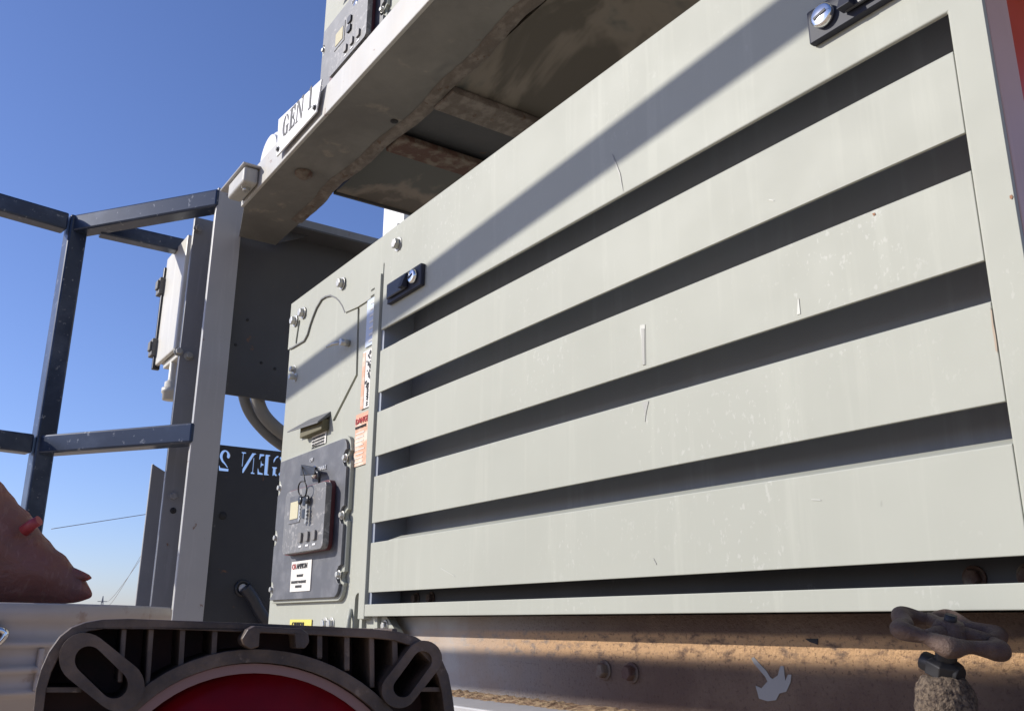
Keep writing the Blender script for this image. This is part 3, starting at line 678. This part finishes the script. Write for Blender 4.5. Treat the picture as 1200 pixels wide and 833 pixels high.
# ---- stencil glyphs (unit em: width 0..w, height 0..1)
def arc(cx, cy, rx, ry, a0, a1, n=10): return [(cx + rx * math.cos(R(a0 + (a1 - a0) * k / n)), cy + ry * math.sin(R(a0 + (a1 - a0) * k / n))) for k in range(n + 1)]
def glyph(ch):
    if ch == 'G':
        left = arc(.40, .5, .40, .5, 105, 255, 14) + list(reversed(arc(.44, .5, .22, .42, 110, 250, 12)))
        top = arc(.42, .5, .38, .5, 92, 30, 6) + [(.74, .60), (.70, .64)] + list(reversed(arc(.44, .5, .24, .42, 92, 38, 5)))
        bot = [(.44, .0), (.44, .09), (.54, .12), (.54, .36), (.46, .38), (.46, .44), (.80, .44), (.80, .38), (.74, .36), (.74, .0), (.68, .0), (.64, .06), (.56, .01)]
        return .86, [left, top, bot]
    if ch == 'E':
        stem = [(0, 0), (.32, 0), (.32, 1), (0, 1), (0, .94), (.09, .92), (.09, .08), (0, .06)]
        top = [(.38, .92), (.58, .88), (.66, .72), (.72, .72), (.70, 1), (.38, 1)]
        mid = [(.38, .46), (.50, .44), (.54, .34), (.59, .34), (.59, .68), (.54, .68), (.50, .55), (.38, .53)]
        bot = [(.38, 0), (.74, 0), (.76, .30), (.70, .30), (.62, .12), (.38, .08)]
        return .80, [stem, top, mid, bot]
    if ch == 'N':
        l = [(0, 0), (.26, 0), (.26, .06), (.18, .08), (.18, .78), (.12, .86), (.12, .08), (0, .06)]
        d = [(0, 1), (.26, 1), (.80, .18), (.80, 0), (.72, 0), (.20, .80), (.09, .94), (0, .95)]
        r = [(.64, 1), (.94, 1), (.94, .94), (.86, .92), (.86, .24), (.79, .34), (.79, .92), (.64, .94)]
        l = [(0, 0), (.26, 0), (.26, .06), (.17, .08), (.17, .74), (.10, .84), (.10, .08), (0, .06)]
        return .98, [l, d, r]
    if ch == '1':
        return .46, [[(.04, 0), (.44, 0), (.44, .06), (.34, .08), (.34, 1), (.26, 1), (.06, .92), (.06, .87), (.15, .88), (.15, .08), (.04, .06)]]
    if ch == '2':
        up = arc(.33, .70, .33, .30, 165, -20, 14) + [(.50, .42), (.30, .30), (.14, .17), (.04, .17), (.22, .36), (.40, .52)] + list(reversed(arc(.33, .70, .13, .22, 150, -15, 8))) + [(.22, .66), (.12, .60), (.03, .66)]
        lo = [(.02, .13), (.02, .0), (.62, .0), (.66, .25), (.60, .25), (.52, .14), (.16, .13)]
        return .72, [up, lo]
    return .42, []
def layout(s, gap=.10):
    x = 0; out = []
    for ch in s:
        wd, ps = glyph(ch); out += [[(x + a, c) for a, c in p] for p in ps]; x += wd + gap
    return x - gap, out
# GEN 2: letters cut right through the plate, reading from the far side, so mirrored from here
gy0, gy1 = 0.982, 1.42; wT, gl = layout('GEN 2', .11)
y_l, y_r = onX(256.5, 534, -3.423).y, onX(334, 540, -3.423).y
zt = 0.640; hh = 0.080
holes = []
for p in gl:
    q = [(y_r - (a / wT) * (y_r - y_l), zt - hh + c * hh - 0.012) for a, c in p]
    holes.append(q)
g2 = B(); g2.px([(gy0, -0.9), (gy1, -0.9), (gy1, 0.645), (gy0, 0.645)], -3.423, -3.431, holes)
g2o = g2.build('stencil_plate', 'plate2', None, at=(-3.43, 1.2, -0.9)); tag(g2o, 'black steel plate with GEN 2 cut through it, seen from behind', 'sign plate')
p = onX(261, 604, -3.423); B().lathe([(0.0005, 0), (0.015, 0), (0.015, 0.003), (0.0005, .003)], (-3.4235, p.y, p.z), (1, 0, 0), 12).build('burn_mark', 'dark_gap', g2o)
# GEN 1 sign on the fascia
sgn = [(a, c) for a, c in FY([(324.5, 184), (371, 131.5), (377.5, 93), (327, 140.5)], 0.886)]
sg = B().py(sgn, 0.884, 0.889).build('gen_sign', 'signw', None, 0.001, at=(sgn[0][0], 0.886, sgn[0][1]))
tag(sg, 'white GEN 1 sign plate on the deck edge', 'sign')
wT, gl = layout('GEN 1', .10)
A_, B_ = onY(330.5, 163, .884), onY(365, 125.5, .884)
for p in gl:
    pts = []
    for a, c in p:
        t_ = a / wT; x = A_.x + (B_.x - A_.x) * t_; z = A_.z + (B_.z - A_.z) * t_ + c * 0.080
        pts.append((x, z))
    B().py(pts, 0.8825, 0.8838).build('lettering', 'text_dark', sg)
for px_, py_ in ((325.5, 176), (368.5, 127.5)):
    p = onY(px_, py_, .884); hexbolt(sg, (p.x + .006, .884, p.z), (0, -1, 0), 0.007, 0.008, mat='gasket')

# ------------------------------------------------------------------ enclosure on the rear post
EN = thing('electrical_enclosure', (-3.95, .96, 1.08), 'cream electrical box with black latches on the far side of the posts', 'electrical box')
B().box(-4.10, -3.775, 0.900, 1.06, 1.097, 1.595).build('enclosure_body', 'box', EN, 0.008)
B().box(-4.11, -3.770, 0.878, 0.8975, 1.090, 1.601).build('enclosure_door', 'box', EN, 0.006)
B().box(-4.122, -4.098, 0.868, 0.900, 1.074, 1.555).build('door_edge_strip', 'blackp', EN, 0.004)
for z in (1.465, 1.175):
    b = B(); b.box(-4.155, -4.095, 0.855, 0.895, z - .040, z + .040); b.box(-4.14, -4.10, 0.846, 0.855, z - .018, z + .026); b.build('latch', 'gasket', EN, 0.005)
B().box(-4.04, -3.80, 0.900, 0.97, 1.065, 1.095).build('drip_tray', 'box', EN, 0.004)
p = onY(200, 458, .915)
b = B(); b.lathe([(0.001, -.040), (0.030, -.040), (0.032, -.012), (0.037, -.010), (0.037, .010), (0.028, .012), (0.028, .036), (0.022, .040), (0.016, .046), (0.016, .13)], (p.x, .915, p.z), (0, 0, 1), 24)
b.build('cable_gland', 'box', EN)

# ------------------------------------------------------------------ conduits
def spline(pts, n=8):
    P = [Vector(pts[0])] + [Vector(p) for p in pts] + [Vector(pts[-1])]; out = []
    for i in range(1, len(P) - 2):
        for k in range(n):
            t_ = k / n; a, b_, c, d = P[i - 1], P[i], P[i + 1], P[i + 2]
            out.append(0.5 * ((2 * b_) + (c - a) * t_ + (2 * a - 5 * b_ + 4 * c - d) * t_ ** 2 + (3 * b_ - a - 3 * c + d) * t_ ** 3))
    out.append(P[-2]); return out
for nm, pts, r_, lab in (('conduit', [(281, 440), (290, 478), (310, 505), (334, 524), (352, 532)], 0.022, 'grey bent conduit dropping from the dark board, the left of two'),
                         ('conduit', [(297, 440), (305, 478), (322, 500), (345, 515), (362, 520)], 0.026, 'darker bent conduit dropping from the dark board, the right of two')):
    x = -3.56 if r_ < .024 else -3.50
    b = B(); b.tube([v for v in spline([onX(a, c, x) for a, c in pts])], r_, 14)
    tag(b.build(nm, 'cable_g', None, at=onX(*pts[0], x)), lab, 'cable', 'grey conduits')
HC = B(); HC.tube(spline([onX(a, c, -3.39) for a, c in [(287, 688), (296, 700), (306, 718), (322, 742), (340, 770)]]), 0.023, 14)
hc = tag(HC.build('power_cable', 'cable_b', None, at=onX(340, 770, -3.39)), 'thick black cable coming through the hole low in the stencil plate', 'cable')
p = onX(284, 689, -3.423); b = B(); b.lathe([(0.018, 0), (0.030, 0), (0.030, 0.010), (0.018, 0.010), (0.018, 0)], (-3.4235, p.y, p.z), (1, 0, 0), 24)
b.build('hole_grommet', 'blackp', g2o)
b = B(); b.lathe([(0.0005, 0), (0.016, 0), (0.016, 0.006), (0.0005, .006)], (-3.4225, p.y, p.z), (1, 0, 0), 20); b.build('hole_sky_disc', 'signw', g2o)  # white disc stands in for bright sky seen through the hole

# ------------------------------------------------------------------ handrail round the platform
HR = thing('handrail', (-4.2, 0.2, -0.2), 'dark navy square tube handrail in front of the sky at the left', 'handrail')
Zr, Zm, tb = 1.622, 0.672, 0.075
P0 = Vector((-3.408, 0.912, 0)); P1 = Vector((-4.02, 0.475, 0)); P2 = Vector((-3.86, -0.445, 0))
def rail(a, c, z, name='top_rail', sz=tb):
    B().bar((a.x, a.y, z), (c.x, c.y, z), sz, sz).build(name, 'navy', HR, 0.008)
d1 = (P1 - P0).normalized(); d2 = (P2 - P1).normalized()
rail(P0, P1, Zr); rail(P1 + d2 * .045, P2, Zr)
rail(P0, P1 + d1 * -.0, Zm, 'mid_rail'); rail(P1 + d2 * .045, P2, Zm, 'mid_rail')
def upr(x, y, z0, z1, sz=tb):
    B().bar((x, y, z0), (x, y, z1), sz, sz, side=(d2.x, d2.y, 0)).build('upright', 'navy', HR, 0.008)
upr(P1.x, P1.y, -1.6, Zr + tb / 2)
upr(P2.x, P2.y, -1.6, Zr + tb / 2)
# long side of the handrail along the walkway
Q0 = Vector((-3.86, -0.445, 0)); Q1 = Vector((1.2, 0.085, 0)); L0 = Vector((-3.86, -0.316, 0)); L1 = Vector((1.2, -0.250, 0))
rail(Q0, Q1, Zr - 0.006, sz=0.058); rail(L0, L1, 0.753, 'mid_rail', sz=0.054)
B().bar((1.2, .085, -1.6), (1.2, .085, Zr), .06, .06, side=(1, 0, 0)).build('upright', 'navy', HR, 0.006)
# short rail running back behind the enclosure
B().bar((-3.955, 0.56, Zr - .012), (-3.955, 1.25, Zr - .012), 0.062, 0.062).build('return_rail', 'navy', HR, 0.006)

# ------------------------------------------------------------------ valve in front of the channel
VY = 0.935; wc = onY(1112, 741, VY)
V = thing('gate_valve', (wc.x - .01, VY, -0.2), 'sand-crusted gate valve with a brown handwheel in front of the rusty channel', 'valve')
zc = wc.z
tilt = Vector((0.34, -0.12, 1)).normalized(); tx = tilt.orthogonal().normalized(); tx = Vector((1, 0, 0)); tx = (tx - tilt * tx.dot(tilt)).normalized(); ty = tilt.cross(tx)
b = B(); n = 84; mR = 0.0465
ringv = []; rad = []
mseg = 12; vs = []; fs = []
for i in range(n):
    a = 2 * math.pi * i / n; lob = math.cos(6 * a)
    R_ = mR * (1 + 0.13 * lob); r_ = 0.0098 * (1 + 0.22 * lob)
    c = Vector(wc) + tx * R_ * math.cos(a) + ty * R_ * math.sin(a); o_ = tx * math.cos(a) + ty * math.sin(a)
    for k in range(mseg):
        q = 2 * math.pi * k / mseg; vs.append(c + o_ * math.cos(q) * r_ + tilt * math.sin(q) * r_ * 0.9)
for i in range(n):
    for k in range(mseg):
        j = (i + 1) % n; fs.append((i * mseg + k, j * mseg + k, j * mseg + (k + 1) % mseg, i * mseg + (k + 1) % mseg))
b.add(vs, fs, True)
b.build('wheel_rim', 'wheel', V)
b = B()
for k in range(3):
    a = 2 * math.pi * k / 3 + .5; o_ = tx * math.cos(a) + ty * math.sin(a)
    b.tube([Vector(wc) - tilt * .001, Vector(wc) + o_ * .020 + tilt * .003, Vector(wc) + o_ * .042], [.010, .0065, .0075], 10)
b.lathe([(0.001, -.012), (.016, -.012), (.018, 0), (.013, .012), (.001, .013)], wc, tilt, 18)
b.build('wheel_spokes', 'wheel', V)
b = B(); b.tube([Vector(wc) + tilt * .008, Vector(wc) + tilt * .019], [.007, .006], 6); b.build('wheel_nut', 'stem', V)
base = Vector(wc) - tilt * 0.036
b = B(); b.tube([Vector(wc) - tilt * .010, base], 0.011, 14); b.lathe([(.001, -.006), (.019, -.006), (.019, .007), (.013, .011), (.001, .012)], base - tilt * .004, tilt, 6, False)
b.tube([base - tilt * .004 + tx * -.024 + Vector((0, 0, .002)), base - tilt * .004 + tx * .018], 0.010, 12)
b.build('stem', 'stem', V, 0.001)
bc = base - Vector((0.004, 0, 0.012))
b = B(); b.lathe([(.001, .004), (.020, .003), (.026, -.004), (.030, -.018), (.031, -.05), (.040, -.056), (.043, -.07), (.043, -.12), (.001, -.12)], bc, (0, 0, 1), 40)
vb = b.build('valve_body', 'crust', V)
b = B(); b.tube([bc + Vector((-.08, 0, -.078)), bc + Vector((.10, 0, -.078))], .030, 24); b.lathe([(.038, -.02), (.038, .02)], bc + Vector((-.06, 0, -.078)), (1, 0, 0), 8); b.build('pipe_ends', 'crust', V)
for o in V.children:
    if o.name.split('.')[0] in ('valve_body', 'wheel_rim', 'pipe_ends'):
        s_ = o.modifiers.new('sub', 'SUBSURF'); s_.levels = 2; s_.render_levels = 2
        tx_ = bpy.data.textures.new('lumps', 'CLOUDS'); tx_.noise_scale = 0.006 if o.name.startswith('valve') or o.name.startswith('pipe') else 0.02
        d_ = o.modifiers.new('disp', 'DISPLACE'); d_.texture = tx_; d_.strength = 0.0035 if not o.name.startswith('wheel') else 0.002; d_.texture_coords = 'LOCAL'

# ------------------------------------------------------------------ bucket and the thing lying on it
bd_ = ray(-61, 729); bd_ = Vector((bd_.x, bd_.y, 0)); fwv = Vector((fw.x, fw.y, 0)).normalized()
dist = 1.2 / (fwv.dot(bd_.normalized()) * math.cos(R(0)))
bc = bd_.normalized() * dist * 1.0; zr = 0.020
BK = thing('bucket', (bc.x, bc.y, zr - 0.62), 'dirty white plastic bucket with a ribbed rim at the lower left', 'bucket')
rB = 0.262
b = B(); b.lathe([(rB - .010, -0.02), (rB - .008, zr - .002), (rB, zr), (rB + .003, zr - .003), (rB + .003, zr - .018), (rB - .001, zr - .020), (rB - .001, zr - .038), (rB + .004, zr - .040), (rB + .004, zr - .045),
                  (rB - .002, zr - .047), (rB - .002, zr - .064), (rB + .004, zr - .066), (rB + .004, zr - .071), (rB - .003, zr - .073), (rB - .003, zr - .088), (rB + .001, zr - .091),
                  (rB - .002, zr - .095), (rB - .014, zr - .10), (rB - .03, zr - .62), (.001, zr - .62)], (bc.x, bc.y, 0), (0, 0, 1), 96)
b.build('bucket_body', 'bucket', BK)
B().lathe([(0.001, zr - .012), (rB - .012, zr - .012)], (bc.x, bc.y, 0), (0, 0, 1), 64).build('lid', 'bucket', BK)
toc = (-Vector((bc.x, bc.y, 0))).normalized(); sd = Vector((-toc.y, toc.x, 0))
for a in range(24):
    an = math.atan2(toc.y, toc.x) + 2 * math.pi * (a + .35) / 24; o_ = Vector((math.cos(an), math.sin(an), 0)); c_ = Vector((bc.x, bc.y, 0)) + o_ * (rB + .0015)
    B().bar(c_ + Vector((0, 0, zr - .047)), c_ + Vector((0, 0, zr - .090)), .006, .005, side=(-o_.y, o_.x, 0)).build('rim_rib', 'bucket', BK, 0.0015)
# wire handle ear
hp = Vector((bc.x, bc.y, 0)); e_ = ray(4, 755); e_ = e_ * ((dist - rB) / math.hypot(e_.x, e_.y))
B().tube(spline([e_ + Vector((0, 0, .016)) + sd * -.02, e_ + Vector((0, 0, .012)), e_ + sd * .010 * -1 + Vector((0, 0, -.004)), e_ + sd * -.02 + Vector((0, 0, -.012))]), .004, 8).build('handle_wire', 'chrome', BK)
B().lathe([(.001, 0), (.024, 0), (.024, .012), (.001, .012)], e_ + sd * -.030, toc, 20).build('handle_boss', 'bucket', BK)

def atd(px_, py_, d):
    r = ray(px_, py_); return r * (d / fw_dot(r))
def fw_dot(r): return r.dot(Vector((fw.x, fw.y, fw.z)))
DJ = 1.13
JG = thing('plastic_funnel', atd(20, 700, DJ), 'faded pink-orange plastic funnel lying on the white bucket', 'funnel')
axis_pts = [(112 - .927 * d - 8, 697 - .375 * d, r_) for d, r_ in ((300, 150), (250, 127), (200, 103), (150, 78), (121, 64), (85, 47), (60, 36), (40, 28), (22, 20), (9, 13), (1, 8), (-4, 2))]
NA = len(axis_pts)
b = B(); vs = []; fs = []; n = 40
for i, (a, c, r_) in enumerate(axis_pts):
    q0 = atd(a, c, DJ); k = DJ / FPX
    rt_ = right; upv = -dn
    ddir = (Vector((axis_pts[min(i + 1, NA - 1)][0] - axis_pts[max(i - 1, 0)][0], axis_pts[max(i - 1, 0)][1] - axis_pts[min(i + 1, NA - 1)][1], 0))).normalized()
    ax3 = right * ddir.x + upv * ddir.y; nn = (right * -ddir.y + upv * ddir.x); dp = fw
    for j in range(n):
        t_ = 2 * math.pi * j / n; rr_ = r_ * k * 0.985
        vs.append(q0 + nn * math.cos(t_) * rr_ + dp * math.sin(t_) * rr_ * .8)
for i in range(NA - 1):
    for j in range(n): fs.append((i * n + j, i * n + (j + 1) % n, (i + 1) * n + (j + 1) % n, (i + 1) * n + j))
b.add(vs, fs, True); b.add(vs[:n], [tuple(range(n))]); b.add(vs[-n:], [tuple(range(n))])
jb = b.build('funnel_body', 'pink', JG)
s_ = jb.modifiers.new('sub', 'SUBSURF'); s_.levels = 2; s_.render_levels = 2
tx_ = bpy.data.textures.new('dents', 'CLOUDS'); tx_.noise_scale = 0.028
d_ = jb.modifiers.new('disp', 'DISPLACE'); d_.texture = tx_; d_.strength = 0.007; d_.texture_coords = 'LOCAL'
b = B(); b.tube([atd(70, 672, DJ), atd(86, 674, DJ), atd(95, 675, DJ), atd(103, 676.5, DJ), atd(107, 677, DJ)], [.014, .0095, .0065, .004, .001], 10); b.build('spout_lip', 'pink', JG)
b = B(); b.tube([atd(28, 622, DJ - .03), atd(38, 614, DJ - .03), atd(46, 609.5, DJ - .03)], [.0075, .0065, .006], 14); b.build('vent_nub', 'red', JG)

# ------------------------------------------------------------------ red rear light in its rubber mount, in the foreground
q = ray(285, 780); hd_ = Vector((q.x, q.y, 0)).normalized(); ph = R(10)
nrm = Vector((-(hd_.x * math.cos(ph) - hd_.y * math.sin(ph)), -(hd_.x * math.sin(ph) + hd_.y * math.cos(ph)), 0))
pc = q * (0.60 / fw_dot(q)); uu = Vector((0, 0, 1)).cross(nrm).normalized()
def LQ(px_, py_):
    r = ray(px_, py_); k = nrm.dot(pc) / nrm.dot(r); p = r * k - pc; return (p.dot(uu), p.z)
def L3(u, v, d=0.0): return pc + uu * u + Vector((0, 0, 1)) * v + nrm * d
def LP(pts): return [LQ(a, c) for a, c in pts]
TL = thing('tail_light', tuple(L3(0, -0.26, -0.05)), 'round red tail light in a dusty black ribbed rubber housing, close in front', 'tail light')
def lp(poly, d0, d1, name, mat, bev=0.0, holes=(), par=TL, px=True):
    if px: poly = LP(poly); holes = [LP(h) for h in holes]
    return B().plate(poly, list(holes), lambda a, c: tuple(L3(a, c, d0)), lambda a, c: tuple(L3(a, c, d1))).build(name, mat, par, bev)
top = [(39, 833), (42, 806), (48, 784), (57, 764), (70, 746), (84, 735), (100, 729), (120, 725.5), (150, 724.5), (220, 727), (300, 730), (380, 733.5), (440, 737), (468, 740), (488, 746), (505, 757), (518, 772), (526, 790), (530, 810), (533, 833)]
inn = [(51, 833), (54, 808), (60, 788), (69, 770), (81, 754), (92, 745), (104, 739.5), (122, 736.5), (150, 735.5), (220, 738), (300, 741), (380, 744.5), (438, 747.5), (464, 750.5), (481, 756), (495, 766), (507, 779), (514, 795), (518, 812), (520.5, 833)]
lo_o = [(536, 900), (536, 1130), (520, 1190), (480, 1215), (90, 1215), (45, 1190), (31, 1130), (33, 900)]
lo_i = [(523, 900), (523, 1125), (509, 1178), (474, 1202), (96, 1202), (58, 1178), (44, 1125), (46, 900)]
lp(top + lo_o, 0.0, -0.060, 'housing_rim', 'rubber', 0.0022, [inn + lo_i])
lp([((a - 285) * .985 + 285, (c - 960) * .985 + 960) for a, c in top + lo_o], -0.047, -0.055, 'housing_back', 'recess')
CXL, CYL = 300, 976
def ringpx(r, n=72): return [(CXL + r * math.cos(2 * math.pi * k / n), CYL - r * math.sin(2 * math.pi * k / n)) for k in range(n)]
lp(ringpx(216), 0.0, -0.046, 'lens_collar', 'rubber', 0.003, [ringpx(200)])
lp(ringpx(199), -0.006, -0.046, 'lens_rim', 'lens_rim', 0.004, [ringpx(187)])
cu, cv = LQ(CXL, CYL); rl = abs(LQ(CXL + 187, CYL)[0] - LQ(CXL - 187, CYL)[0]) / 2
b = B(); prof = [(rl, -0.024)] + [(rl * math.cos(R(a)), -0.020 + 0.036 * math.sin(R(a))) for a in range(8, 91, 8)]
b.lathe([(rl, -.046)] + prof + [(0.0004, 0.016)], tuple(L3(cu, cv, 0)), tuple(nrm), 72); b.build('lens', 'lens', TL)
# vertical ribs
for a0, a1, y1 in ((146, 141, 800), (178, 173, 806), (215, 212, 790), (253, 251, 775), (376, 376, 772), (408, 408, 786), (437, 438, 806), (464, 465, 790)):
    w_ = 3.2
    lp([(a0 - w_, 736), (a0 + w_, 736), (a1 + w_, y1), (a1 - w_, y1)], -0.003, -0.047, 'rib', 'rubber', 0.001)
lp([(52, 805), (97, 805), (97, 811.5), (52, 811.5)], -0.003, -0.047, 'rib', 'rubber', 0.001)
lp([(488, 805), (521, 805), (521, 810.5), (488, 810.5)], -0.003, -0.047, 'rib', 'rubber', 0.001)
for y in (870, 940, 1010, 1080):
    lp([(47, y), (100, y), (100, y + 6), (47, y + 6)], -0.003, -0.047, 'rib', 'rubber', 0.001)
    lp([(500, y), (522, y), (522, y + 6), (500, y + 6)], -0.003, -0.047, 'rib', 'rubber', 0.001)
# slotted corner bosses
lp(capsule(99, 771, 139, 803, 30, 14), 0.004, -0.047, 'mounting_slot', 'rubber', 0.0018, [capsule(104, 773, 133, 801, 16.5, 14)])
lp(capsule(495, 771, 466, 808, 21, 14), 0.004, -0.047, 'mounting_slot', 'rubber', 0.0018, [capsule(493, 773.5, 470, 805, 11, 14)])
# clip on the top edge
lp([(294, 733), (348, 736), (356, 742), (357, 752), (352, 759), (341, 759), (340, 743), (300, 741), (299, 757), (290, 760), (281, 755), (279, 748), (286, 737)], 0.014, -0.006, 'clip', 'rubber', 0.003)

# ------------------------------------------------------------------ far pylon and wires
pd = ray(119, 712); pd = Vector((pd.x, pd.y, 0)).normalized(); ppos = pd * 560.0
px_sz = 560.0 / FPX
zg = -H / S
PY = thing('power_pylon', (ppos.x, ppos.y, zg), 'tiny far power pylon on the horizon above the bucket', 'pylon')
sdv = Vector((-pd.y, pd.x, 0))
b = B(); hP = onX(0, 0, -1); topz = (ray(119, 698) * (560.0 / math.hypot(ray(119, 698).x, ray(119, 698).y))).z
for s_ in (-1, 1):
    for s2 in (-1, 1):
        b.tube([ppos + sdv * 1.8 * s_ + pd * 1.8 * s2 + Vector((0, 0, zg)), ppos + Vector((0, 0, topz))], .28, 4)
for k in range(7):
    z0 = zg + (topz - zg) * k / 8; z1 = zg + (topz - zg) * (k + 1) / 8; w0 = 1.8 * (1 - k / 8); w1 = 1.8 * (1 - (k + 1) / 8)
    b.tube([ppos + sdv * w0 + Vector((0, 0, z0)), ppos - sdv * w1 + Vector((0, 0, z1))], .16, 4); b.tube([ppos - sdv * w0 + Vector((0, 0, z0)), ppos + sdv * w1 + Vector((0, 0, z1))], .16, 4)
b.build('pylon_mast', 'post2', PY)
arms = []
for f_, l_ in ((0.70, 3.2), (0.83, 2.4)):
    z = zg + (topz - zg) * f_
    B().bar(ppos + sdv * -l_ + Vector((0, 0, z)), ppos + sdv * l_ + Vector((0, 0, z)), .3, .35).build('cross_arm', 'post2', PY)
    arms += [ppos + sdv * -l_ + Vector((0, 0, z)), ppos + sdv * l_ + Vector((0, 0, z))]
for i, (a, (px_, py_), d) in enumerate(((arms[0], (205, 582), 60.0), (arms[2], (205, 596), 62.0))):
    r = ray(px_, py_); e = r * (d / math.hypot(r.x, r.y)); e2 = e
    pts = [a + (e2 - a) * (k / 16) - Vector((0, 0, 1.2 * 4 * (k / 16) * (1 - k / 16))) for k in range(17)]
    b = B(); b.tube(pts, [0.11 * (1 - k / 16) + .013 for k in range(17)], 5)
    tag(b.build('power_line', 'post2', None, at=a), ('upper' if i else 'lower') + ' thin power line running from the far pylon towards the posts', 'wire', 'thin power lines')
pts = []
for k in range(17):
    a = 60 + (160) * k / 16; r = ray(a, 618 - 15.5 * (a - 70) / 100.0); pts.append(r * (150.0 / math.hypot(r.x, r.y)))
b = B(); b.tube(pts, 0.055, 5)
tag(b.build('power_line', 'post2', None, at=pts[0]), 'faint power line crossing the sky above the others, left of the posts', 'wire', 'thin power lines')

sc.render.engine = 'CYCLES'
